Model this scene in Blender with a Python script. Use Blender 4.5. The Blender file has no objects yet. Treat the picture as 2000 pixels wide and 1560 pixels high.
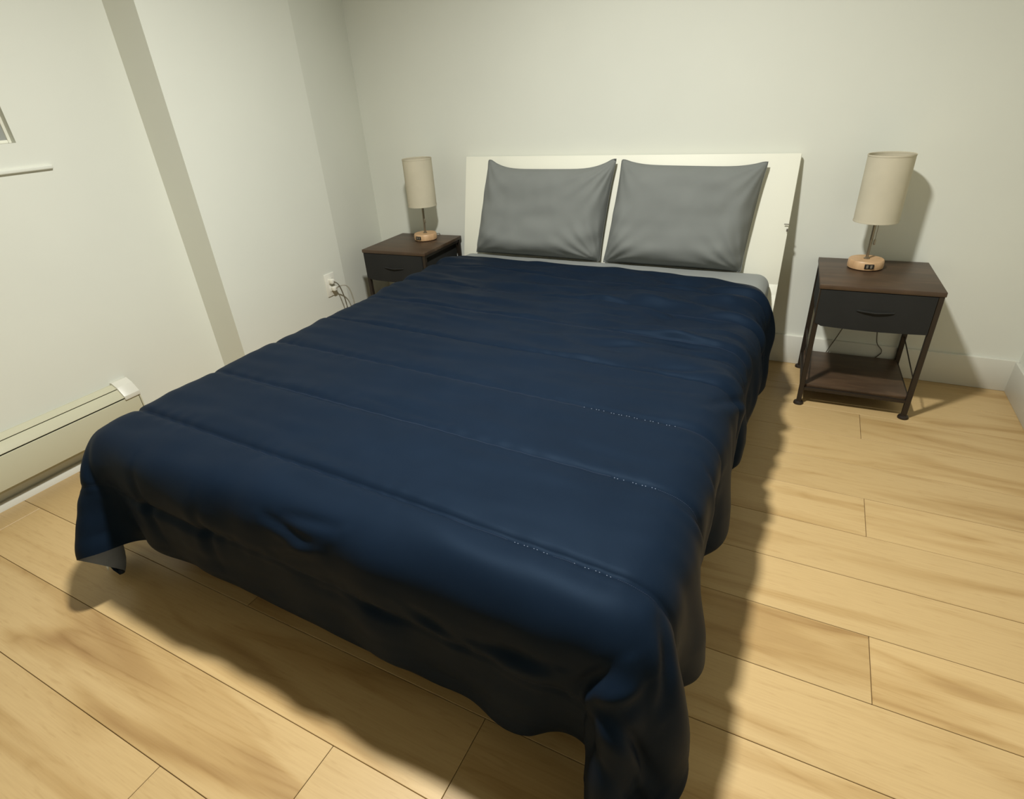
import bpy, bmesh, math, random
import numpy as np
from mathutils import Matrix, Vector

random.seed(4); rng = np.random.default_rng(11)
SC = bpy.context.scene
COL = SC.collection

# ------------------------------------------------------------------ camera
cam = bpy.data.cameras.new('camera'); cam_o = bpy.data.objects.new('camera', cam); COL.objects.link(cam_o)
cam.sensor_fit = 'HORIZONTAL'; cam.sensor_width = 36.0; cam.lens = 36.0 * 1093.72 / 2000.0
cam.clip_start = 0.02; cam.clip_end = 60
a, p, r = -0.498995215, -0.502531084, -0.0649956079
fw = Vector((math.sin(a)*math.cos(p), math.cos(a)*math.cos(p), math.sin(p)))
rt = Vector((math.cos(a), -math.sin(a), 0)); up = rt.cross(fw)
rt2 = rt*math.cos(r) + up*math.sin(r); up2 = up*math.cos(r) - rt*math.sin(r)
M = Matrix((rt2, up2, -fw)).transposed().to_4x4(); M.translation = Vector((0, 0, 1.21))
cam_o.matrix_world = M
SC.camera = cam_o

# ------------------------------------------------------------------ world, lamp light, exposure
W = bpy.data.worlds.new('world'); SC.world = W; W.use_nodes = True
W.node_tree.nodes['Background'].inputs[0].default_value = (0.02, 0.025, 0.035, 1)
W.node_tree.nodes['Background'].inputs[1].default_value = 0.3
LIGHT_POS = (-0.66, 1.03, 2.385)
la = bpy.data.lights.new('ceiling_lamp_light', 'AREA'); la.shape = 'DISK'; la.size = 0.17
la.energy = 67; la.color = (1.0, 1.0, 0.95); la.spread = math.radians(156)
la_o = bpy.data.objects.new('ceiling_lamp_light', la); COL.objects.link(la_o); la_o.location = LIGHT_POS
vs = SC.view_settings
SC.display_settings.display_device = 'sRGB'
vs.view_transform = 'Standard'; vs.look = 'None'; vs.gamma = 1; vs.use_curve_mapping = False
vs.exposure = 0.0

# ------------------------------------------------------------------ materials
def lin(c):
    return tuple(((v/255)/12.92 if v/255 <= .04045 else ((v/255+.055)/1.055)**2.4) for v in c) + (1,)
class NT:
    def __init__(s, name, color, rough=.6, metal=0, spec=.5):
        s.m = bpy.data.materials.new(name); s.m.use_nodes = True
        s.t = s.m.node_tree; s.n = s.t.nodes; s.b = s.n['Principled BSDF']
        s.b.inputs['Base Color'].default_value = color; s.b.inputs['Roughness'].default_value = rough
        s.b.inputs['Metallic'].default_value = metal; s.b.inputs['Specular IOR Level'].default_value = spec
    def add(s, typ, **kw):
        n = s.n.new(typ)
        for k, v in kw.items():
            if k.startswith('_'): setattr(n, k[1:], v)
            else:
                key = int(k[1:]) if k[0] == 'i' and k[1:].isdigit() else k.replace('__', ' ')
                if isinstance(v, bpy.types.NodeSocket): s.t.links.new(v, n.inputs[key])
                else: n.inputs[key].default_value = v
        return n
    def link(s, o, k): s.t.links.new(o, s.b.inputs[k])
    def bump(s, h, strength=.2, dist=.002):
        b = s.add('ShaderNodeBump', Height=h, Strength=strength, Distance=dist); s.link(b.outputs[0], 'Normal')
    def ramp(s, fac, stops):
        r = s.add('ShaderNodeValToRGB', Fac=fac); e = r.color_ramp.elements
        while len(e) < len(stops): e.new(.5)
        for q, (pos, c) in zip(e, stops): q.position = pos; q.color = c
        return r.outputs[0]

def mat_paint(name, c, sc=160, st=.12, rough=.55):
    m = NT(name, lin(c), rough, spec=.35)
    tc = m.add('ShaderNodeNewGeometry').outputs['Position']
    n = m.add('ShaderNodeTexNoise', Vector=tc, Scale=sc, Detail=3.0)
    n2 = m.add('ShaderNodeTexNoise', Vector=tc, Scale=2.2, Detail=3.0)
    k = tuple(v*.965 for v in lin(c)[:3]) + (1,)
    m.link(m.ramp(n2.outputs[0], [(.3, k), (.7, lin(c))]), 'Base Color')
    m.bump(n.outputs[0], st, .001)
    return m.m
M_WALL = mat_paint('wall_paint', (221, 222, 211))
M_CEIL = mat_paint('ceiling_paint', (222, 222, 213))
M_TRIM = mat_paint('trim_paint', (214, 212, 200), 60, .05, .35)
M_HEAT = mat_paint('heater_enamel', (196, 193, 168), 40, .03, .35)
M_WHITE = mat_paint('white_lacquer', (230, 229, 214), 30, .02, .55)
M_PLASTIC = NT('white_plastic', lin((226, 224, 212)), .35).m
M_DARKGAP = NT('dark_gap', lin((40, 36, 28)), .8).m
M_SLOT = NT('slot_grey', lin((96, 90, 78)), .7).m

def mat_floor():
    m = NT('oak_laminate', lin((205, 172, 118)), .42, spec=.4)
    geo = m.add('ShaderNodeNewGeometry').outputs['Position']
    rnd = m.add('ShaderNodeObjectInfo').outputs['Random']
    off = m.add('ShaderNodeVectorMath', _operation='SCALE', i0=(17.0, 31.0, 9.0), Scale=rnd)
    pos = m.add('ShaderNodeVectorMath', _operation='ADD', i0=geo, i1=off.outputs[0])
    def noise(sx, sy, **kw):
        mp = m.add('ShaderNodeMapping', Vector=pos.outputs[0], Scale=(sx, sy, 1)); return m.add('ShaderNodeTexNoise', Vector=mp.outputs[0], **kw)
    big = noise(1.1, 9.0, Scale=1.0, Detail=2.0, Distortion=.9)
    cath = noise(.9, 6.0, Scale=1.0, Detail=1.0, Distortion=.6)
    rings = m.add('ShaderNodeMath', _operation='MULTIPLY', i0=cath.outputs[0], i1=34.0)
    saw = m.add('ShaderNodeMath', _operation='PINGPONG', i0=rings.outputs[0], i1=1.0)
    fine = noise(9, 260, Scale=1.0, Detail=3.0)
    fleck = noise(14, 120, Scale=1.0, Detail=2.0)
    A, B, D = lin((188, 160, 113)), lin((175, 145, 97)), lin((148, 115, 71))
    c1 = m.ramp(big.outputs[0], [(.35, A), (.52, A), (.64, B), (.78, D)])
    mx = m.add('ShaderNodeMix', _data_type='RGBA', _blend_type='MULTIPLY')
    m.t.links.new(c1, mx.inputs[6])
    m.t.links.new(m.ramp(fine.outputs[0], [(.25, (.86, .84, .80, 1)), (.6, (1, 1, 1, 1))]), mx.inputs[7]); mx.inputs[0].default_value = .55
    mk = m.add('ShaderNodeMapRange', Value=big.outputs[0]); mk.inputs[1].default_value = .5; mk.inputs[2].default_value = .68
    mx2 = m.add('ShaderNodeMix', _data_type='RGBA', _blend_type='MULTIPLY')
    mf = m.add('ShaderNodeMath', _operation='MULTIPLY', i0=mk.outputs[0], i1=.55)
    m.t.links.new(mf.outputs[0], mx2.inputs[0]); m.t.links.new(mx.outputs[2], mx2.inputs[6])
    m.t.links.new(m.ramp(saw.outputs[0], [(.0, (.80, .74, .64, 1)), (.35, (1, 1, 1, 1))]), mx2.inputs[7])
    mx3 = m.add('ShaderNodeMix', _data_type='RGBA', _blend_type='MULTIPLY'); mx3.inputs[0].default_value = .5
    m.t.links.new(mx2.outputs[2], mx3.inputs[6])
    m.t.links.new(m.ramp(fleck.outputs[0], [(.28, (.84, .8, .74, 1)), (.4, (1, 1, 1, 1))]), mx3.inputs[7])
    tone = m.add('ShaderNodeMapRange', Value=rnd); tone.inputs[3].default_value = .95; tone.inputs[4].default_value = 1.04
    hs = m.add('ShaderNodeHueSaturation', Color=mx3.outputs[2], Value=tone.outputs[0])
    m.link(hs.outputs[0], 'Base Color')
    m.bump(fine.outputs[0], .12, .0006)
    return m.m
M_FLOOR = mat_floor()
M_SUB = NT('joint_dark', lin((118, 92, 58)), .8).m

def mat_wood(name, cols, sx=3, sy=40, rough=.45):
    m = NT(name, lin(cols[0]), rough)
    oc = m.add('ShaderNodeTexCoord').outputs['Object']
    mp = m.add('ShaderNodeMapping', Vector=oc, Scale=(sx, sy, 8))
    n = m.add('ShaderNodeTexNoise', Vector=mp.outputs[0], Scale=1.0, Detail=4.0, Distortion=.8)
    m.link(m.ramp(n.outputs[0], [(.25, lin(cols[0])), (.5, lin(cols[1])), (.75, lin(cols[2]))]), 'Base Color')
    m.bump(n.outputs[0], .15, .0008)
    return m.m
M_BROWN = mat_wood('rustic_brown_board', [(54, 40, 28), (70, 53, 38), (86, 66, 48)], 5, 22)
M_LAMPWOOD = mat_wood('pale_beech', [(178, 142, 104), (194, 158, 118), (206, 170, 130)], 12, 60)
M_IRON = NT('black_brown_steel', lin((50, 42, 34)), .45, .4).m
M_NICKEL = NT('brushed_nickel', lin((150, 140, 122)), .35, .9).m
M_BLACKP = NT('black_plastic', lin((24, 20, 18)), .4).m
M_PORT = NT('port_grey', lin((120, 112, 96)), .4).m
M_CORD = NT('grey_cord', lin((150, 146, 132)), .5).m
M_CORDD = NT('dark_grey_cord', lin((98, 92, 78)), .5).m

def mat_fabric(name, c, sheen=.0, rough=.85, weave=900, st=.25, var=.12, spec=.25, tint=None):
    m = NT(name, lin(c), rough, spec=spec)
    oc = m.add('ShaderNodeTexCoord').outputs['Object']
    n = m.add('ShaderNodeTexNoise', Vector=oc, Scale=weave, Detail=2.0)
    n2 = m.add('ShaderNodeTexNoise', Vector=oc, Scale=9.0, Detail=4.0)
    l = lin(c)[:3]
    m.link(m.ramp(n2.outputs[0], [(.3, tuple(v*(1-var) for v in l)+(1,)), (.7, tuple(min(1, v*(1+var)) for v in l)+(1,))]), 'Base Color')
    if tint: m.b.inputs['Specular Tint'].default_value = tint
    m.b.inputs['Sheen Weight'].default_value = sheen; m.b.inputs['Sheen Roughness'].default_value = .4
    m.bump(n.outputs[0], st, .0006)
    return m.m
M_NAVY = mat_fabric('navy_microfibre', (15, 25, 38), .0, .55, 700, .12, .06, .075, (.42, .66, 1.0, 1))
M_LINING = mat_fabric('grey_blue_lining', (120, 128, 142), .0, .8)
M_GREY = mat_fabric('grey_cotton', (116, 119, 116), .05, .8, 700, .12, .03)
M_SHEET = mat_fabric('grey_sheet', (138, 141, 138), .05, .8, 700, .12, .03)
M_LINEN = mat_fabric('cream_linen_shade', (196, 188, 166), .0, .9, 420, .5, .05)
M_DRAWER = mat_fabric('charcoal_nonwoven', (38, 38, 36), .0, .9, 500, .4, .08)
M_THREAD = NT('pale_thread', lin((104, 114, 130)), .7).m
M_NTHREAD = NT('navy_thread', lin((28, 38, 58)), .7).m
M_TAG = NT('white_tag', lin((225, 225, 215)), .7).m

# ------------------------------------------------------------------ mesh helpers
class MB:
    def __init__(s): s.bm = bmesh.new()
    def box(s, lo, hi, bev=0.0, seg=2, mtx=None):
        t = bmesh.new(); bmesh.ops.create_cube(t, size=1)
        for v in t.verts: v.co = Vector([lo[i] + (v.co[i]+.5)*(hi[i]-lo[i]) for i in range(3)])
        if bev > 0: bmesh.ops.bevel(t, geom=t.edges[:], offset=bev, segments=seg, affect='EDGES', profile=.5)
        return s.merge(t, mtx)
    def merge(s, t, mtx=None):
        if mtx is not None: bmesh.ops.transform(t, matrix=mtx, verts=t.verts[:])
        me = bpy.data.meshes.new('tmp'); t.to_mesh(me); t.free(); s.bm.from_mesh(me); bpy.data.meshes.remove(me); return s
    def lathe(s, prof, seg=40, mtx=None, close=True):
        t = bmesh.new(); rings = []
        for (rr, z) in prof:
            rings.append([t.verts.new((rr*math.cos(2*math.pi*k/seg), rr*math.sin(2*math.pi*k/seg), z)) for k in range(seg)])
        for A, B in zip(rings, rings[1:]):
            for k in range(seg): t.faces.new((A[k], A[(k+1) % seg], B[(k+1) % seg], B[k]))
        if close: t.faces.new(rings[0][::-1]); t.faces.new(rings[-1])
        return s.merge(t, mtx)
    def tube(s, pts, rad, seg=8):
        pts = [Vector(q) for q in pts]; t = bmesh.new(); rings = []
        ref = Vector((0, 0, 1))
        for i, q in enumerate(pts):
            d = (pts[min(i+1, len(pts)-1)] - pts[max(i-1, 0)]).normalized()
            u = d.cross(ref)
            if u.length < .05: u = d.cross(Vector((1, 0, 0)))
            u.normalize(); v = d.cross(u)
            rr = rad[i] if isinstance(rad, (list, tuple)) else rad
            rings.append([t.verts.new(q + (u*math.cos(2*math.pi*k/seg) + v*math.sin(2*math.pi*k/seg))*rr) for k in range(seg)])
        for A, B in zip(rings, rings[1:]):
            for k in range(seg): t.faces.new((A[k], A[(k+1) % seg], B[(k+1) % seg], B[k]))
        t.faces.new(rings[0][::-1]); t.faces.new(rings[-1])
        return s.merge(t)
    def prism(s, prof, axis, lo, hi, bev=0):
        # prof: closed 2-D polygon in the two other axes (cyclic order), extruded along axis
        t = bmesh.new()
        def mk(a, b, c):
            v = [0, 0, 0]; o = [i for i in range(3) if i != axis]; v[axis] = c; v[o[0]] = a; v[o[1]] = b; return t.verts.new(v)
        A = [mk(a, b, lo) for a, b in prof]; B = [mk(a, b, hi) for a, b in prof]; n = len(prof)
        t.faces.new(A); t.faces.new(B[::-1])
        for i in range(n): t.faces.new((A[i], B[i], B[(i+1) % n], A[(i+1) % n]))
        bmesh.ops.recalc_face_normals(t, faces=t.faces[:])
        if bev: bmesh.ops.bevel(t, geom=t.edges[:], offset=bev, segments=2, affect='EDGES', profile=.5)
        return s.merge(t)
    def obj(s, name, mat, parent=None, smooth=True, angle=35):
        bmesh.ops.recalc_face_normals(s.bm, faces=s.bm.faces[:])
        me = bpy.data.meshes.new(name); s.bm.to_mesh(me); s.bm.free()
        me.materials.append(mat)
        if smooth:
            me.polygons.foreach_set('use_smooth', [True]*len(me.polygons))
            try: me.set_sharp_from_angle(angle=math.radians(angle))
            except Exception: pass
        o = bpy.data.objects.new(name, me); COL.objects.link(o)
        if parent: o.parent = parent
        return o
def arrays_obj(name, V, F, mat, parent=None):
    me = bpy.data.meshes.new(name); me.from_pydata(V.tolist(), [], F.tolist() if hasattr(F, 'tolist') else F); me.materials.append(mat)
    me.polygons.foreach_set('use_smooth', [True]*len(me.polygons)); me.update()
    o = bpy.data.objects.new(name, me); COL.objects.link(o)
    if parent: o.parent = parent
    return o
def tag(o, label, cat, group=None):
    o['label'] = label; o['category'] = cat
    if group: o['group'] = group
    return o
def empty(name, loc, rz=0):
    o = bpy.data.objects.new(name, None); o.empty_display_size = .1; COL.objects.link(o); o.location = loc; o.rotation_euler = (0, 0, rz); return o
def struct(o): o['kind'] = 'structure'; return o

# ------------------------------------------------------------------ the room
YB, XR, XA, XB, ZC, YF = 2.745, 0.855, -2.41, -2.232, 2.43, -1.5
# floor: a dark underlay and every plank on it
fl = struct(MB().box((XA-.2, YF-.1, -.05), (XR+.15, YB+.1, -.009)).obj('floor', M_SUB, smooth=False))
PW, PL, GAP = .1905, 1.83, .0007
joints = {0: -1.03, 1: -.719, 2: -.45, 3: .62, 4: .86, 5: .302, 6: -.15, 7: -.3, 8: .309, 9: -.2, 10: -.35, 11: .31, 12: -.2, 13: -.4, 14: .3}
for k in range(-11, 16):
    y0 = .036 + PW*k; y1 = y0 + PW
    if y1 < YF or y0 > YB: continue
    y0 = max(y0, YF); y1 = min(y1, YB)
    j = joints.get(k, random.uniform(-1, .4))
    x = j
    while x > XA - .1: x -= PL
    while x < XR:
        x0, x1 = max(x, XA-.02), min(x+PL, XR)
        x += PL
        if x1 - x0 < .02: continue
        dz = random.uniform(-.0002, .0002)
        t = MB().box((x0+GAP, y0+GAP, -.0088), (x1-GAP, y1-GAP, dz), .0008, 1)
        t.obj('plank', M_FLOOR, fl, smooth=False)
# back wall, right wall, front wall, ceiling
struct(MB().box((XA-.2, YB, -.01), (XR+.2, YB+.12, ZC)).obj('wall_back', M_WALL, smooth=False))
struct(MB().box((XR, YF-.12, -.01), (XR+.12, YB+.12, ZC)).obj('wall_right', M_WALL, smooth=False))
struct(MB().box((XA-.2, YF-.12, -.01), (XR+.2, YF, ZC)).obj('wall_front', M_WALL, smooth=False))
struct(MB().box((XA-.2, YF-.12, ZC), (XR+.2, YB+.12, ZC+.1)).obj('ceiling', M_CEIL, smooth=False))
# left wall: flat near part with a window opening, then a shallow chase that slants back to the corner
WY0, WY1, WZ0, WZ1 = .15, 1.083, 1.153, 2.1
wl = MB()
wl.box((XA-.2, YF-.12, -.01), (XA, WY0, ZC)).box((XA-.2, WY1, -.01), (XA, 1.56, ZC))
wl.box((XA-.2, WY0, -.01), (XA, WY1, WZ0)).box((XA-.2, WY0, WZ1), (XA, WY1, ZC))
wl.prism([(XA-.2, 1.537), (XB, 1.537), (XB, 2.262), (-2.349, YB+.05), (XA-.2, YB+.05)], 2, -.01, ZC)
struct(wl.obj('wall_left', M_WALL, smooth=False))
# window: white sash around a grey pane in a shallow opening, sill board below
wo = struct(MB().box((XA-.1, WY0, WZ0), (XA-.06, WY1, WZ1)).obj('window_1', M_TRIM, smooth=False))
wf = MB(); s = .010
wf.box((XA-.06, WY1-s, WZ0), (XA-.024, WY1, WZ1), .002).box((XA-.06, WY0, WZ0), (XA-.024, WY0+s, WZ1), .002)
wf.box((XA-.06, WY0+s, WZ0), (XA-.024, WY1-s, WZ0+s), .002).box((XA-.06, WY0+s, WZ1-s), (XA-.024, WY1-s, WZ1), .002)
wf.obj('sash', M_WHITE, wo)
mg = NT('frosted_grey_pane', lin((150, 152, 146)), .15, spec=.5)
MB().box((XA-.06, WY0+s, WZ0+s), (XA-.029, WY1-s, WZ1-s)).obj('pane', mg.m, wo, smooth=False)
struct(MB().box((XA-.004, WY0-.09, 1.063), (XA+.0105, 1.158, 1.077), .004, 3).obj('window_sill', M_WALL))
# baseboards
bb = MB(); bb.box((-.3, YB-.014, 0), (XR, YB+.01, .137), .003); struct(bb.obj('baseboard_back', M_TRIM))
bb = MB(); bb.box((XR-.014, YF, 0), (XR+.01, YB-.013, .133), .003); struct(bb.obj('baseboard_right', M_TRIM))
bb = MB(); bb.prism([(XA-.01, -.001), (XA+.021, -.001), (XA+.02, .016), (XA+.012, .028), (XA-.01, .03)], 1, YF, 1.536); struct(bb.obj('baseboard_left', M_TRIM))
bb = MB(); bb.box((XB-.01, 1.537, 0), (XB+.013, 2.262, .09), .003); struct(bb.obj('trim_1', M_TRIM))
bb = MB(); bb.box((-2.34, YB-.014, 0), (-1.7, YB+.01, .137), .003); struct(bb.obj('trim_2', M_TRIM))

# ceiling lamp fixture (above the frame, the light source of the room)
t = empty('ceiling_light', (LIGHT_POS[0], LIGHT_POS[1], ZC))
tag(t, 'round white flush ceiling lamp above the bed', 'lamp')
MB().lathe([(.128, 0), (.128, -.02), (.118, -.034), (.095, -.036), (.093, -.02), (.093, 0)], 40).obj('trim_ring', M_WHITE, t)
me_ = NT('lamp_diffuser', (1, 1, 1, 1), .5); me_.b.inputs['Emission Color'].default_value = (1, .985, .92, 1); me_.b.inputs['Emission Strength'].default_value = 6
MB().lathe([(.001, -.02), (.0925, -.02), (.0925, -.014), (.001, -.014)], 32).obj('diffuser', me_.m, t)

# baseboard heater on the left wall
HY1 = 1.10
h = empty('baseboard_heater', (XA, 0, 0)); tag(h, 'long cream metal baseboard heater low on the left wall', 'heater')
def hp(name, prof, y0, y1, m): 
    return MB().prism([(px_-XA, pz) for px_, pz in prof], 1, y0, y1, .0008).obj(name, m, h)
hp('back_plate', [(XA, .055), (XA+.006, .055), (XA+.006, .262), (XA, .262)], YF+.02, HY1-.005, M_HEAT)
hp('top_hood', [(XA+.004, .264), (XA+.012, .264), (XA+.036, .250), (XA+.034, .2475), (XA+.011, .261), (XA+.004, .261)], YF+.02, HY1-.06, M_HEAT)
hp('damper', [(XA+.0375, .2475), (XA+.066, .2155), (XA+.063, .2135), (XA+.035, .2455)], YF+.02, HY1-.061, M_HEAT)
hp('front_panel', [(XA+.064, .2105), (XA+.067, .2095), (XA+.067, .092), (XA+.055, .086), (XA+.055, .089), (XA+.063, .094)], YF+.02, HY1-.008, M_HEAT)
hp('heating_fin', [(XA+.012, .10), (XA+.05, .10), (XA+.05, .17), (XA+.012, .17)], YF+.05, HY1-.03, M_DARKGAP)
hp('end_cap', [(XA, .270), (XA+.014, .272), (XA+.042, .256), (XA+.071, .222), (XA+.072, .206), (XA+.066, .209), (XA+.064, .215), (XA+.036, .249), (XA+.01, .2645), (XA, .264)], HY1-.062, HY1, M_TRIM)
hp('end_plate', [(XA, .268), (XA+.014, .268), (XA+.042, .252), (XA+.068, .22), (XA+.068, .09), (XA, .06)], HY1-.006, HY1-.001, M_HEAT)

# wall outlet on the chase, with two plugs and cords
OY, OZ = 2.150, .359
o = empty('wall_outlet', (XB, OY, OZ)); tag(o, 'white duplex wall outlet low on the left wall by the nightstand', 'outlet')
MB().box((0, -.036, -.06), (.006, .036, .06), .003).obj('cover_plate', M_PLASTIC, o)
for dz in (.02, -.02):
    rc = MB().box((.005, -.017, dz-.015), (.009, .017, dz+.015), .004).obj('receptacle', M_PLASTIC, o)
    for sy in (-.007, .007): MB().box((.0088, sy-.001, dz-.002), (.0094, sy+.001, dz+.008)).obj('slot', M_SLOT, rc, smooth=False)
def cord(label, plug, pts, m, mp):
    t = empty('power_cord', plug); tag(t, label, 'cord', None)
    q = [Vector(x)-Vector(plug) for x in pts]
    # smooth path
    P = []
    for i in range(len(q)-1):
        a0, a1, a2, a3 = q[max(i-1, 0)], q[i], q[i+1], q[min(i+2, len(q)-1)]
        for k in range(6):
            u = k/6; P.append(.5*((2*a1)+(a2-a0)*u+(2*a0-5*a1+4*a2-a3)*u*u+(3*a1-a0-3*a2+a3)*u**3))
    P.append(q[-1])
    MB().tube(P, .0032, 8).obj('cable', m, t)
    MB().box((0, -.012, -.012), (.024, .012, .012), .005).obj('plug', mp, t)
    return t
cord('dark grey cord from the upper socket of the wall outlet', (XB+.009, 2.146, .379), [(XB+.03, 2.147, .379), (XB+.05, 2.155, .365), (XB+.058, 2.165, .325), (XB+.062, 2.175, .25), (XB+.06, 2.18, .12), (XB+.05, 2.19, .004), (XB+.12, 2.3, .004), (XB+.15, 2.5, .004)], M_CORDD, M_PLASTIC)
cord('pale grey cord bowing out from the lower socket of the wall outlet', (XB+.009, 2.152, .339), [(XB+.03, 2.154, .341), (XB+.06, 2.18, .352), (XB+.075, 2.2, .335), (XB+.083, 2.21, .28), (XB+.084, 2.212, .2), (XB+.07, 2.22, .08), (XB+.07, 2.24, .0045), (XB+.2, 2.45, .0045)], M_CORD, M_PLASTIC)
# scuff on the wall chase is left to the paint

# ------------------------------------------------------------------ bed frame
BX0, BX1 = -1.655, -.076
bed = empty('bed_frame', ((BX0+BX1)/2, 1.6, 0)); tag(bed, 'white bed frame with a backward-leaning headboard against the back wall', 'bed')
bo = Vector(bed.location)
def bpart(mb, name, m, parent=bed):
    ob = mb.obj(name, m, parent)
    if parent is bed: ob.matrix_parent_inverse = Matrix.Translation(-bo)
    return ob
# headboard panel leaning; profile in (y,z)
hb = MB()
th = .022
hb.prism([(2.588, .405), (2.710, .925), (2.710+th, .918), (2.588+th, .40)], 0, BX0, BX1, .003)
headb = bpart(hb, 'headboard', M_WHITE)
hc = MB()
for s0, s1 in ((BX0, BX0+.04), (BX1-.04, BX1)):
    hc2 = MB().prism([(2.592, .42), (2.575, .375), (2.535, .325), (2.48, .285), (2.40, .265), (2.40, .205), (2.50, .205), (2.57, .25), (2.604, .31), (2.612, .42)], 0, s0, s1, .002)
    bpart(hc2, 'headboard_leg', M_WHITE)
for s0, s1 in ((BX0+.034, BX0+.06), (BX1-.06, BX1-.034)):
    bpart(MB().box((s0, .66, .205), (s1, 2.402, .31), .003), 'side_rail', M_WHITE)
bpart(MB().box((BX0+.034, .64, .205), (BX1-.034, .665, .31), .003), 'foot_rail', M_WHITE)
bpart(MB().box((BX0+.028, .665, .24), (BX1-.028, 2.57, .258), .002), 'slat_base', M_BROWN)
for lx in (BX0+.02, BX1-.075):
    for ly in (.70, 2.40): bpart(MB().box((lx, ly, 0), (lx+.055, ly+.055, .206), .003), 'leg', M_WHITE)
# small nicks near the right edge of the panel: a slot with a dark mouth and a chip
nk = MB().box((-.094, 2.6355, .6585), (-.0755, 2.6385, .6615)); bpart(nk, 'slot', M_SLOT)
nk = MB().box((-.082, 2.628, .632), (-.0755, 2.634, .643), .001); bpart(nk, 'chip', M_SLOT)

# ------------------------------------------------------------------ mattress in a grey fitted sheet
MX0, MX1, MY0, MY1, MZ0, MZ1 = -1.625, -.107, .575, 2.596, .258, .468
mt = MB().box((MX0, MY0, MZ0), (MX1, MY1, MZ1), .055, 6).obj('mattress', M_SHEET)
tag(mt, 'mattress in a grey fitted sheet on the white bed frame', 'mattress')

# ------------------------------------------------------------------ cloth solver (position based)
def color_sets(n, m, di, dj):
    sets = []
    I, J = np.meshgrid(np.arange(n), np.arange(m), indexing='ij')
    ok = (I+di < n) & (J+dj < m) & (J+dj >= 0)
    I, J = I[ok], J[ok]
    step = max(abs(di), abs(dj))
    par = ((I//step) % 2) if di else ((J//step) % 2)
    for q in (0, 1):
        s_ = par == q; sets.append((I[s_]*m+J[s_], (I[s_]+di)*m+J[s_]+dj))
    return sets
def upsample(A, f):
    def one(A, f):
        n = A.shape[0]; u = np.arange((n-1)*f+1)/f; i = np.minimum(u.astype(int), n-2); t = (u-i)[:, None, None]
        P = lambda k: A[np.clip(i+k, 0, n-1)]
        a0, a1, a2, a3 = P(-1), P(0), P(1), P(2)
        a0 = np.where((i == 0)[:, None, None], 2*a1-a2, a0); a3 = np.where((i == n-2)[:, None, None], 2*a2-a1, a3)
        return .5*(2*a1+(a2-a0)*t+(2*a0-5*a1+4*a2-a3)*t**2+(3*a1-a0-3*a2+a3)*t**3)
    return one(one(A, f).transpose(1, 0, 2), f).transpose(1, 0, 2)
def normals(A):
    du = np.gradient(A, axis=0); dv = np.gradient(A, axis=1); n = np.cross(du, dv)
    return n/np.maximum(np.linalg.norm(n, axis=2, keepdims=True), 1e-9)
def grid_faces(n, m):
    i, j = np.meshgrid(np.arange(n-1), np.arange(m-1), indexing='ij'); a = (i*m+j).ravel()
    return np.stack([a, a+m, a+m+1, a+1], 1)
def smooth_noise(n, m, su, sv, seed):
    g = np.random.default_rng(seed); x = g.normal(size=(n, m))
    def blur(x, s, ax):
        k = np.exp(-.5*(np.arange(-int(3*s)-1, int(3*s)+2)/s)**2); k /= k.sum()
        return np.apply_along_axis(lambda r: np.convolve(np.pad(r, len(k)//2, mode='reflect'), k, 'valid'), ax, x)
    x = blur(blur(x, su, 0), sv, 1); return x/x.std()

# ------------------------------------------------------------------ comforter
CW, CL, N = 2.20, 2.15, 84
CCX, CCY, CROT = -.852, 1.343, -.044
hu, hv = CW/(N-1), CL/(N-1)
U, V = np.meshgrid(np.linspace(-CW/2, CW/2, N), np.linspace(-CL/2, CL/2, N), indexing='ij')
c_, s_ = math.cos(CROT), math.sin(CROT)
X = np.stack([CCX + U*c_ - V*s_, CCY + U*s_ + V*c_, np.full_like(U, .50)], 2).reshape(-1, 3)
X[:, 2] += .004*smooth_noise(N, N, 4, 4, 3).ravel()
cons = []
for di, dj, L0, k in ((1, 0, hu, 1.), (0, 1, hv, 1.), (1, 1, math.hypot(hu, hv), .35), (1, -1, math.hypot(hu, hv), .35),
                      (2, 0, 2*hu, .07), (0, 2, 2*hv, .07), (4, 0, 4*hu, .012), (0, 4, 4*hv, .012)):
    for A_, B_ in color_sets(N, N, di, dj): cons.append((A_, B_, L0, k, abs(di)+abs(dj) >= 2 and (di == 0 or dj == 0)))
lra = []
for sp_ in (12, 6, 3):
    for A_, B_ in color_sets(N, N, sp_, 0): lra.append((A_, B_, sp_*hu, 1., 2))
    for A_, B_ in color_sets(N, N, 0, sp_): lra.append((A_, B_, sp_*hv, 1., 2))
cons = lra + cons
bc = np.array([(MX0+MX1)/2, (MY0+MY1)/2, (MZ0+MZ1)/2-.02]); bhx = np.array([(MX1-MX0)/2+.008, (MY1-MY0)/2+.008, (MZ1-MZ0)/2+.02+.012]); BR = .06
vel = np.zeros_like(X); dt = 1/50
prev = X.copy()
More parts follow.
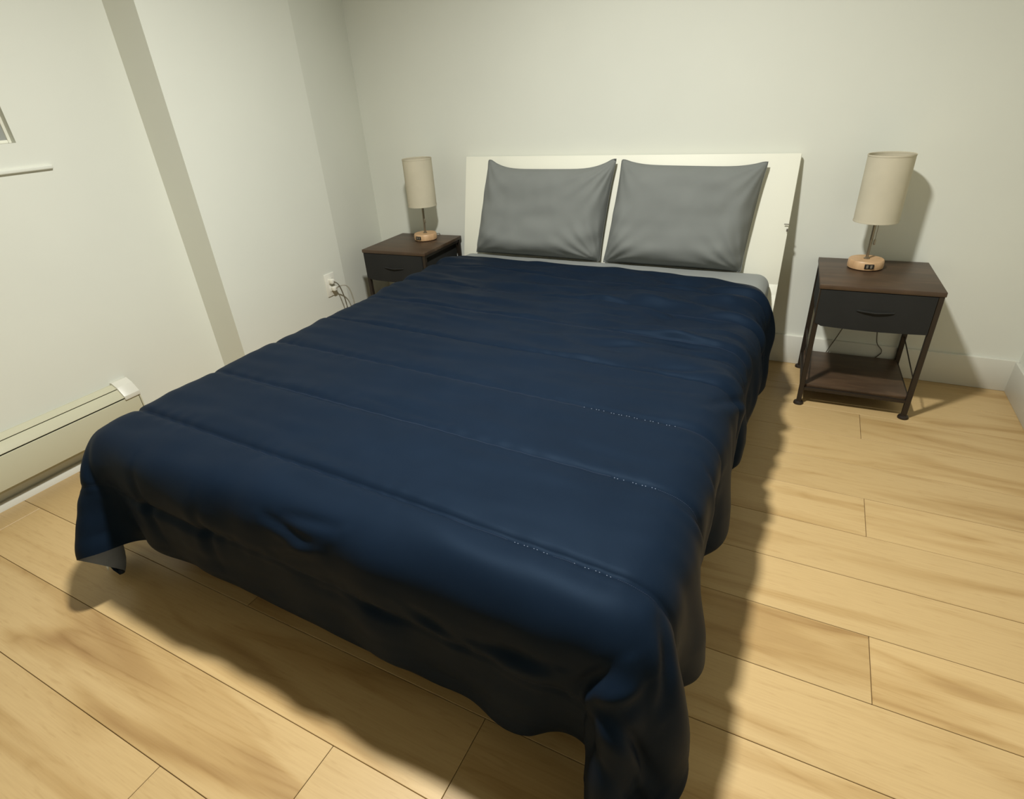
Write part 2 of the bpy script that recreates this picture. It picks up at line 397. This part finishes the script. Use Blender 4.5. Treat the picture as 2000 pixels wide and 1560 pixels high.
for step in range(150):
    vel[:, 2] -= 3.0*dt; vel *= .95
    old = X.copy(); X = X + vel*dt
    for it in range(14):
        for A_, B_, L0, k, bend in cons:
            d = X[B_]-X[A_]; L = np.sqrt((d*d).sum(1)); e = (L-L0)/np.maximum(L, 1e-9)
            if bend == 2: e = np.maximum(e, 0)
            elif bend: e = np.minimum(e, 0)
            d *= (.5*k*e)[:, None]; X[A_] += d; X[B_] -= d
        q = X-bc; aq = np.abs(q)-(bhx-BR); out = np.maximum(aq, 0); dl = np.linalg.norm(out, axis=1)
        dist = dl + np.minimum(aq.max(1), 0) - BR
        hit = dist < 0
        g = out/np.maximum(dl, 1e-9)[:, None]
        ins = dl < 1e-9
        if ins.any():
            gi = np.zeros((ins.sum(), 3)); gi[np.arange(ins.sum()), aq[ins].argmax(1)] = 1; g[ins] = gi
        g *= np.sign(q)
        X[hit] -= (dist[:, None]*g)[hit]
        mv = X[hit]-old[hit]; gn = g[hit]; mt_ = mv-(mv*gn).sum(1, keepdims=True)*gn
        X[hit] -= .35*mt_
        lowf = X[:, 2] < .012
        X[lowf, 2] = .012; X[lowf, :2] -= .4*(X[lowf, :2]-old[lowf, :2])
    vel = (X-old)/dt
G = X.reshape(N, N, 3)
# gentle smoothing of solver noise
for _ in range(2):
    Gp = G.copy(); Gp[1:-1] = .5*G[1:-1]+.25*(G[:-2]+G[2:]); G = Gp.copy(); Gp[:, 1:-1] = .5*G[:, 1:-1]+.25*(G[:, :-2]+G[:, 2:]); G = Gp
# loose folds along the right-hand drop, deeper towards the hem
gu = np.linspace(-CW/2, CW/2, N)[:, None]*np.ones((1, N))
dep = np.clip((.44-G[..., 2])/.3, 0, 1.2)*np.clip((gu-.6)/.1, 0, 1)
yy_ = G[..., 1]
gv = np.linspace(-CL/2, CL/2, N)[None, :]*np.ones((N, 1))
G[..., 0] += dep*(.024*np.cos(2*np.pi*(yy_-.79)/.49)*np.clip((1.75-yy_)/.3, .25, 1)+.012*np.sin(yy_*31+1.0))
# the right-hand corner at the foot hangs as a narrow fold down to the floor
cw_ = np.clip((gu-.66)/.2, 0, 1)*np.clip((-.64-gv)/.2, 0, 1)*np.clip((.42-G[..., 2])/.25, 0, 1)
G[..., 0] = G[..., 0]+(-.135-G[..., 0])*.42*cw_
G[..., 1] += .01*cw_
G[..., 2] = np.maximum(G[..., 2]-.11*cw_**1.5, .012)
G[..., 1] -= .05*np.clip((gu-.30)/.4, 0, 1)*np.clip((gv-.2)/.8, 0, 1)
F = 4
H = upsample(G, F); n_ = H.shape[0]
# the corner at the foot, on the left, is turned up and shows the lining
CT = 11; N0 = normals(H); H0 = H.copy()
for i in range(CT):
    for j in range(CT-i):
        k = CT-i-j; H[i, j] = H0[CT-j, CT-i] + N0[CT-j, CT-i]*(.012+.018*min(1, k/5))*min(1, k/2.)
NM = normals(H)
vv = np.linspace(0, CL, n_)[None, :].repeat(n_, 0); uu = np.linspace(0, CW, n_)[:, None].repeat(n_, 1)
seams = [CL+.035-.25*k for k in range(1, 9)]
sd = np.min(np.abs(vv[..., None]-np.array(seams)), axis=2)
edge = np.minimum(np.minimum(uu, CW-uu), np.minimum(vv, CL-vv))
puff = (1-np.exp(-(sd/.010)**1.0))*(1-np.exp(-(edge/.02)**1.2))
big = smooth_noise(n_, n_, 14, 5, 5); fine = smooth_noise(n_, n_, 7, 2.6, 8); dia = smooth_noise(n_, n_, 5, 9, 9)
wr = .0050*big+.0060*smooth_noise(n_, n_, 11, 2.6, 77)+.0030*fine+.0020*dia
mask_head = np.clip((vv-1.05)/.7, 0, 1)*np.clip((uu-.7)/.9, .35, 1)
wr = wr*(.20+1.35*mask_head)+.0045*smooth_noise(n_, n_, 6, 15, 31)*np.clip((.42-vv)/.2, 0, 1)
puck = np.sin(uu*95+2*smooth_noise(n_, n_, 9, 9, 21))*np.exp(-(sd/.03)**2)*.0007
groove = np.exp(-(np.abs(vv-seams[6])/.007)**1.3)*np.clip(edge/.05, 0, 1)
cre = np.zeros_like(uu)
for (u0, v0), (u1, v1), am, wd in [((1.06, .300), (1.206, .285), .006, .010), ((1.107, .315), (1.259, .33), .005, .009), ((1.093, .233), (1.226, .285), -.005, .013),
        ((1.86, .25), (2.10, .25), .010, .011), ((1.862, .262), (1.889, .31), -.007, .012), ((1.80, .22), (1.842, .31), .012, .016), ((1.87, .21), (1.90, .13), .008, .014),
        ((1.60, .22), (1.73, .245), .009, .015), ((1.45, .235), (1.56, .20), .006, .013), ((1.88, .40), (1.96, .33), .010, .013), ((1.84, .667), (2.03, .70), .008, .010), ((1.86, .83), (2.02, .80), .007, .010),
        ((1.15, 1.52), (1.42, 1.60), .004, .012), ((1.50, 1.49), (1.77, 1.475), .005, .012), ((1.345, 1.30), (1.62, 1.36), .004, .013), ((.97, 1.78), (1.30, 1.75), .004, .013), ((1.40, 1.70), (1.78, 1.64), .005, .012),
        ((1.25, 1.88), (1.70, 1.86), .004, .014), ((.49, 1.60), (.80, 1.57), .003, .013), ((1.55, 1.20), (1.80, 1.25), .005, .012), ((.95, .74), (1.25, .715), .004, .012), ((1.80, 1.06), (1.90, 1.30), .006, .012), ((1.50, 1.07), (1.75, 1.10), .004, .011),
        ((.62, 1.40), (.92, 1.36), .003, .012), ((1.62, 1.58), (1.84, 1.56), .005, .010), ((1.70, 1.36), (1.86, 1.40), .005, .010), ((.40, .30), (.43, .18), .006, .014), ((.62, .26), (.66, .12), .005, .016), ((.85, .25), (.86, .10), .005, .016)]:
    du_, dv_ = u1-u0, v1-v0; ll = du_*du_+dv_*dv_
    tt = np.clip(((uu-u0)*du_+(vv-v0)*dv_)/ll, 0, 1)
    dd = np.hypot(uu-u0-tt*du_, vv-v0-tt*dv_); sg_ = np.sign((uu-u0)*dv_-(vv-v0)*du_)*dd
    cre += am*(.35+.65*np.sin(np.pi*tt))*(-np.exp(-(dd/wd)**2)+.7*np.exp(-((sg_-1.9*wd)/(1.4*wd))**2))
T = .004+.006*np.clip(edge/.12, 0, 1)+.009*puff-.006*groove+cre+wr*np.clip(edge/.05, 0, 1)*np.clip(sd/.02, .2, 1)+puck
T = np.maximum(T, .0005)
TOP = H+NM*T[..., None]; BOT = H-NM*(.002+.005*puff)[..., None]
TOP[..., 2] = np.maximum(TOP[..., 2], .004); BOT[..., 2] = np.maximum(BOT[..., 2], .002)
FA = grid_faces(n_, n_)
# close the hem of the top cover around to the lining
comf = arrays_obj('comforter', TOP.reshape(-1, 3), FA, M_NAVY)
tag(comf, 'navy blue quilted comforter spread over the bed and hanging over its foot', 'comforter')
nb = (n_-1)//2+1
Bs = BOT[::2, ::2]
lining = arrays_obj('lining', Bs.reshape(-1, 3), grid_faces(Bs.shape[0], Bs.shape[1])[:, ::-1], M_LINING, comf)
lining['label'] = 'pale grey-blue underside of the comforter'
# hem binding that joins cover and lining
def ring(A): return np.concatenate([A[:-1, 0], A[-1, :-1], A[1:, -1][::-1], A[0, 1:][::-1]])
ra, rb = ring(TOP), ring(BOT); rm = (ra+rb)/2; k_ = len(ra)
nx = np.roll(rm, -1, 0)-np.roll(rm, 1, 0)
hemv = np.concatenate([ra, rb]); hf = [(i, (i+1) % k_, k_+(i+1) % k_, k_+i) for i in range(k_)]
arrays_obj('hem', hemv, hf, M_NAVY, comf)
# white care tag sewn in at the turned-up corner
fa, fb = H[1, CT-1], H[CT-1, 1]
ta, tb_ = fa*.85+fb*.15, fa*.60+fb*.40
tg = np.array([ta+[0, -.012, .002], tb_+[0, -.012, .002], tb_+[0, -.016, -.006], ta+[0, -.016, -.006], ta+[0, -.0135, .002], tb_+[0, -.0135, .002], tb_+[0, -.0175, -.006], ta+[0, -.0175, -.006]])
ct = arrays_obj('care_tag', tg, [(0, 1, 2, 3), (7, 6, 5, 4), (0, 4, 5, 1), (1, 5, 6, 2), (2, 6, 7, 3), (3, 7, 4, 0)], M_TAG, comf); ct['label'] = 'small white tag on the turned-up corner'
# stitched seams: short thread dashes along each channel, paler where the thread lies exposed
for si, sv in enumerate(seams):
    j = int(round(sv/CL*(n_-1)))
    if j <= 1 or j >= n_-2: continue
    for pale in (0, 1):
        mb = []; 
        line = TOP[:, j]; nl = NM[:, j]
        V_, F_ = [], []
        for i in range(1, n_-2):
            x = line[i, 0]
            ex = (si == 6 and (-.40 < x < -.31 or -.27 < x < -.19)) or (si == 5 and -.28 < x < -.18) or (si == 4 and -.44 < x < -.2) or (si == 3 and (-.5 < x < -.45 or -1.25 < x < -1.2))
            if bool(pale) != ex or line[i, 2] < .3 or (pale and (i % 3 == 0 or math.sin(i*.9) > .75)): continue
            for h_ in ((0.1,) if pale else (0.1, .6)):
                A_ = line[i]*(1-h_)+line[i+1]*h_; B_ = line[i]*(.7-h_)+line[i+1]*(h_+.3)
                t_ = B_-A_; t_ /= max(np.linalg.norm(t_), 1e-9); w_ = np.cross(nl[i], t_)*.0008
                up_ = nl[i]*(.0012 if pale else .0006); dn_ = -nl[i]*.0008
                b0 = len(V_); V_ += [A_+w_+dn_, A_-w_+dn_, A_+up_, B_+w_+dn_, B_-w_+dn_, B_+up_]
                F_ += [(b0, b0+3, b0+5, b0+2), (b0+1, b0+2, b0+5, b0+4), (b0, b0+2, b0+1), (b0+3, b0+4, b0+5)]
        if V_:
            o_ = arrays_obj('seam' if not pale else 'loose_stitching', np.array(V_), F_, M_THREAD if pale else M_NTHREAD, comf)
            o_['kind'] = 'stuff'
            if pale: o_['label'] = 'pale exposed stitches along the seam'

# ------------------------------------------------------------------ pillows
def pillow_mesh(seed, n=44, m=32, w=.74, h=.52, press=1.0, steps=70):
    g = np.random.default_rng(seed)
    a_, b_ = np.meshgrid(np.linspace(-w/2, w/2, n), np.linspace(-h/2, h/2, m), indexing='ij')
    fat = .03*(1-(2*a_/w)**2)*(1-(2*b_/h)**2)
    S = np.stack([np.stack([a_, b_, fat], 2), np.stack([a_, b_, -fat], 2)]).reshape(2, -1, 3)
    S[:, :, 2] += .002*g.normal(size=S.shape[:2])
    lu, lv = w/(n-1), h/(m-1)
    cs = []
    for di, dj, L0, k in ((1, 0, lu, 1), (0, 1, lv, 1), (1, 1, math.hypot(lu, lv), .4), (1, -1, math.hypot(lu, lv), .4), (2, 0, 2*lu, .10), (0, 2, 2*lv, .10)):
        for A_, B_ in color_sets(n, m, di, dj): cs.append((A_, B_, L0, k, di == 2 or dj == 2))
    idx = np.arange(n*m).reshape(n, m); bd = np.unique(np.concatenate([idx[0], idx[-1], idx[:, 0], idx[:, -1]]))
    vel = np.zeros_like(S)
    for st in range(steps):
        old = S.copy()
        for q in (0, 1):
            nn = normals(S[q].reshape(n, m, 3)).reshape(-1, 3)*(1 if q == 0 else -1)
            vel[q] += nn*press*.12
        vel *= .85
        S = S+vel*.02
        for it in range(10):
            for A_, B_, L0, k, bend in cs:
                d = S[:, B_]-S[:, A_]; L = np.sqrt((d*d).sum(2)); e = (L-L0)/np.maximum(L, 1e-9)
                if bend: e = np.minimum(e, 0)
                d *= (.5*k*e)[..., None]; S[:, A_] += d; S[:, B_] -= d
            av = S[:, bd].mean(0); S[0, bd] = av; S[1, bd] = av
            S[:, :, 2] = np.clip(S[:, :, 2], -.085, .085)
        vel = (S-old)/.02
    return S.reshape(2, n, m, 3)
HU = np.array([0, .2285, .9736]); HN = np.array([0, -.9736, .2285])
def make_pillow(name, label, seed, corners, thick, groups, al=(.85, .1, .75)):
    S = pillow_mesh(seed)
    n, m = S.shape[1:3]
    # let the outline run straighter than a free cushion's
    vq_ = np.linspace(0, 1, m)[None, :]; uq_ = np.linspace(0, 1, n)[:, None]
    for q in (0, 1):
        P = S[q]
        yb, yt, xl, xr = S[0, :, 0, 1].copy(), S[0, :, -1, 1].copy(), S[0, 0, :, 0].copy(), S[0, -1, :, 0].copy()
        if q == 0: Y0, Y1, X0, X1 = yb, yt, xl, xr
        P[:, :, 1] += al[0]*(Y0[0]-Y0)[:, None]*(1-vq_) + al[1]*(Y1[0]-Y1)[:, None]*vq_
        P[:, :, 0] += al[2]*((X0[0]-X0)[None, :]*(1-uq_) + (X1[0]-X1)[None, :]*uq_)
    # corners in headboard plane coordinates (x, s): TL, TR, BR, BL ; local corners of the solved pillow
    lc = [S[0, 0, -1], S[0, -1, -1], S[0, -1, 0], S[0, 0, 0]]
    A_, b_ = [], []
    for (lx, ly, _), (cx, cs_) in zip(lc, corners):
        A_.append([lx, ly, lx*ly, 1]); b_.append([cx, cs_])
    W_ = np.linalg.solve(np.array(A_), np.array(b_))
    fu = 3; Vv = []; 
    for q in (0, 1):
        P = upsample(S[q], fu); nn, mm = P.shape[:2]
        loc = np.stack([P[..., 0], P[..., 1], P[..., 0]*P[..., 1], np.ones((nn, mm))], 2) @ W_
        z = P[..., 2]; vq = np.linspace(0, 1, mm)[None, :]; uq = np.linspace(0, 1, nn)[:, None]
        zz = z*thick*(1.25-.5*vq)
        if q == 1: zz = zz*.38
        w = .0018*smooth_noise(nn, mm, 9, 4, seed+5)+.0010*smooth_noise(nn, mm, 3, 6, seed+6)+.0022*smooth_noise(nn, mm, 14, 5, seed+7)*np.clip(1.1-vq*1.6, 0, 1)
        # folds pulled from the lower corners
        if q == 0:
            for (cu, cv, ph, amp) in groups:
                du, dv = (uq-cu)*.68, (vq-cv)*.46; rr = np.hypot(du, dv)+1e-6; an = np.arctan2(dv, du)
                w = w+amp*np.sin(an*ph)*np.exp(-((rr-.13)/.12)**2)
        ed = np.minimum(np.minimum(uq, 1-uq)*.68, np.minimum(vq, 1-vq)*.46)
        zz = zz + (1 if q == 0 else -1)*w*np.clip(ed/.03, 0, 1)
        off = .034
        base = 2.588+(loc[..., 1]*HU[2]-.0)*0
        pos = np.zeros((nn, mm, 3))
        pos[..., 0] = loc[..., 0]
        pos += loc[..., 1][..., None]*HU + np.array([0, 2.588-.405*HU[1]/HU[2], 0]) + (off+zz)[..., None]*HN
        Vv.append(pos)
    ff = grid_faces(nn, mm)
    o = arrays_obj(name, Vv[0].reshape(-1, 3), ff, M_GREY)
    bm = bmesh.new(); bm.from_mesh(o.data)
    t = bpy.data.meshes.new('t'); t.from_pydata(Vv[1].reshape(-1, 3).tolist(), [], ff[:, ::-1].tolist()); bm.from_mesh(t); bpy.data.meshes.remove(t)
    bmesh.ops.remove_doubles(bm, verts=bm.verts[:], dist=.0004)
    bmesh.ops.recalc_face_normals(bm, faces=bm.faces[:])
    bm.to_mesh(o.data); bm.free()
    o.data.polygons.foreach_set('use_smooth', [True]*len(o.data.polygons)); o.data.materials.clear(); o.data.materials.append(M_GREY)
    tag(o, label, 'pillow', 'grey pillows leaning on the headboard')
    # seam piping along the outline
    rim = ring(Vv[0])
    pp = MB(); pp.tube([*rim[::2], rim[0]], .0016, 6); pp.obj('edge_seam', M_GREY, o)
    return o
# s is the distance along the leaning board measured from z = 0
k97 = 1/.9736
make_pillow('pillow', 'grey pillow against the left half of the white headboard', 3,
            [(-1.50, .905*k97), (-.835, .905*k97), (-.872, .460*k97), (-1.556, .463*k97)], 1.0, [(1, 0, 26, .003), (0, 1, 18, .002), (1, 1, 22, .003), (0, 0, 20, .0015)], (.85, -.7, .75))
make_pillow('pillow', 'grey pillow against the right half of the headboard, slanted to the left at the bottom', 14,
            [(-.808, .902*k97), (-.194, .890*k97), (-.232, .458*k97), (-.852, .459*k97)], 1.0, [(0, 0, 24, .003), (1, 0, 24, .003), (1, 1, 18, .002), (0, 1, 20, .0015)], (.85, .15, .75))

# ------------------------------------------------------------------ nightstands
def nightstand(loc, rz, label):
    # local origin: floor under the front left corner of the top; x to the right, y to the wall
    t = empty('nightstand', loc, rz); tag(t, label, 'nightstand', 'brown and black nightstands beside the bed')
    w, d, zt = .395, .395, .512
    top = MB().box((0, 0, zt-.017), (w, d, zt), .002).obj('tabletop', M_BROWN, t)
    lp = [(.012, .012), (w-.012, .012), (.012, d-.016), (w-.012, d-.016)]
    for (lx, ly) in lp:
        lg = MB().box((lx-.009, ly-.009, .012), (lx+.009, ly+.009, zt-.017), .0015, 1).obj('leg', M_IRON, t)
        MB().lathe([(.004, .016), (.017, .010), (.019, .006), (.019, 0)], 20, Matrix.Translation((lx, ly, 0))).obj('foot', M_IRON, lg)
    # rails around the top and the shelf
    for zz in (zt-.030, .066):
        for yy in (lp[0][1], lp[2][1]): MB().box((.02, yy-.006, zz), (w-.02, yy+.006, zz+.012)).obj('frame_rail', M_IRON, t, smooth=False)
        for xx in (lp[0][0], lp[1][0]): MB().box((xx-.006, .02, zz), (xx+.006, d-.024, zz+.012)).obj('frame_rail', M_IRON, t, smooth=False)
    MB().box((.016, .018, .078), (w-.016, d-.022, .090), .002).obj('shelf', M_BROWN, t)
    # thin cross wires on both sides
    for xx in (lp[0][0], lp[1][0]):
        MB().tube([(xx, .016, .155), (xx, d-.02, .198)], .0026).obj('side_brace', M_IRON, t)
    # fabric drawer, slightly slack along its lower edge
    dm = bmesh.new(); nx_, nz_ = 16, 6
    grid = {}
    for i in range(nx_+1):
        for j in range(nz_+1):
            u, v = i/nx_, j/nz_
            x = .008+(w-.030)*u; z = .352+.140*v - .006*math.sin(math.pi*u)*(1-v) + (.010*(1-v) if u == 0 else 0)
            grid[i, j] = dm.verts.new((x, -.001-.003*math.sin(math.pi*u)*math.sin(math.pi*v), z))
    for i in range(nx_):
        for j in range(nz_): dm.faces.new((grid[i, j], grid[i+1, j], grid[i+1, j+1], grid[i, j+1]))
    r_ = bmesh.ops.extrude_face_region(dm, geom=dm.faces[:])
    for v in r_['geom']:
        if isinstance(v, bmesh.types.BMVert): v.co.y = d-.03
    b = MB(); b.merge(dm); dr = b.obj('drawer', M_DRAWER, t)
    pts = [(.137+.118*k/10, -.003-.006*math.sin(math.pi*k/10)**.7, .420+.004*abs(k/5-1)) for k in range(11)]
    hb_ = MB()
    for q0, q1 in zip(pts, pts[1:]):
        pass
    hb_.tube(pts, [.0035]*11, 8); hh = hb_.obj('handle', M_DRAWER, dr)
    return t
NR = (.075, 2.325, 0); NRZ = math.radians(2.2)
nightstand(NR, NRZ, 'nightstand with a brown top and black fabric drawer, right of the bed')
NL = (-2.118, 2.312, 0); NLZ = math.radians(3.0)
nightstand(NL, NLZ, 'nightstand with a brown top and black fabric drawer, left of the bed in the corner')

def table_lamp(loc, rz, shade_off, label, cordpts):
    t = empty('table_lamp', loc, rz); tag(t, label, 'lamp', 'cream drum lamps on the nightstands')
    base = MB().lathe([(.058, 0), (.0625, .003), (.0635, .010), (.0625, .030), (.0595, .034)], 48).obj('base', M_LAMPWOOD, t)
    MB().lathe([(.056, -.0015), (.058, .002)], 40).obj('base_pad', M_BLACKP, t)
    pn = MB().box((-.016, -.0655, .009), (.016, -.058, .027), .001).obj('usb_panel', M_BLACKP, t)
    for sx in (-.0068, .0068): MB().box((sx-.0038, -.0662, .012), (sx+.0038, -.0650, .024), .0005, 1).obj('port', M_PORT, pn)
    ox, oy = shade_off
    MB().tube([(0, 0, .032), (ox*.5, oy*.5, .16), (ox, oy, .30)], .0058, 14).obj('stem', M_NICKEL, t)
    MB().lathe([(.011, .033), (.011, .037), (.007, .040)], 20).obj('collar', M_NICKEL, t)
    R_, z0, z1 = .0765, .182, .415
    mtx = Matrix.Translation((ox, oy, 0))
    sh = MB().lathe([(R_, z0), (R_, z1), (R_-.0016, z1), (R_-.0016, z0), (R_, z0)], 64, mtx, close=False).obj('shade', M_LINEN, t)
    for zz in (z0, z1):
        rm_ = MB(); rm_.lathe([(R_+.0008, zz-.003), (R_+.0012, zz), (R_+.0008, zz+.003), (R_-.0022, zz+.002), (R_-.0022, zz-.003), (R_+.0008, zz-.003)], 64, mtx, close=False)
        rm_.obj('shade_rim', M_LINEN, sh)
    for k in range(3):
        an = 2*math.pi*k/3+.4; sp = MB(); sp.tube([(ox, oy, .29), (ox+(R_-.002)*math.cos(an), oy+(R_-.002)*math.sin(an), z0+.012)], .0012, 6)
        sp.obj('spider', M_NICKEL, sh)
    bulb = MB().lathe([(.013, .295), (.014, .315), (.022, .335), (.029, .360), (.027, .380), (.016, .396), (.001, .401)], 24, mtx).obj('bulb', M_WHITE, t)
    pc = MB(); pc.tube([(ox+.012, oy-.004, .26), (.012, -.004, .11)], .0011, 6); pc.obj('pull_chain', M_NICKEL, t)
    MB().lathe([(.001, .088), (.0042, .091), (.0045, .104), (.002, .112)], 14, Matrix.Translation((.012, -.004, 0))).obj('chain_pull', M_NICKEL, t)
    if cordpts:
        inv = (Matrix.Translation(Vector(loc)) @ Matrix.Rotation(rz, 4, 'Z')).inverted()
        cp = [inv @ Vector(q) for q in cordpts]
        P_ = []
        for i in range(len(cp)-1):
            a0, a1, a2, a3 = cp[max(i-1, 0)], cp[i], cp[i+1], cp[min(i+2, len(cp)-1)]
            for k in range(6):
                u = k/6; P_.append(.5*((2*a1)+(a2-a0)*u+(2*a0-5*a1+4*a2-a3)*u*u+(3*a1-a0-3*a2+a3)*u**3))
        P_.append(cp[-1])
        MB().tube(P_, .0022, 6).obj('cord', M_CORDD, t)
    return t
table_lamp((.226, 2.602, .5135), NRZ+.12, (-.001, .0), 'table lamp with a cream drum shade on the right nightstand',
           [(.23, 2.66, .520), (.232, 2.715, .519), (.234, 2.729, .49), (.236, 2.729, .30), (.205, 2.722, .186), (.167, 2.72, .076), (.16, 2.72, .012), (.2, 2.70, .005), (.29, 2.71, .012), (.365, 2.722, .088), (.378, 2.722, .12), (.352, 2.722, .157), (.34, 2.728, .24)])
table_lamp((-1.897, 2.600, .5135), NLZ-.12, (.006, .0), 'table lamp with a cream drum shade on the left nightstand',
           [(-1.89, 2.66, .520), (-1.888, 2.715, .519), (-1.887, 2.727, .49), (-1.886, 2.727, .30), (-1.886, 2.722, .02)])
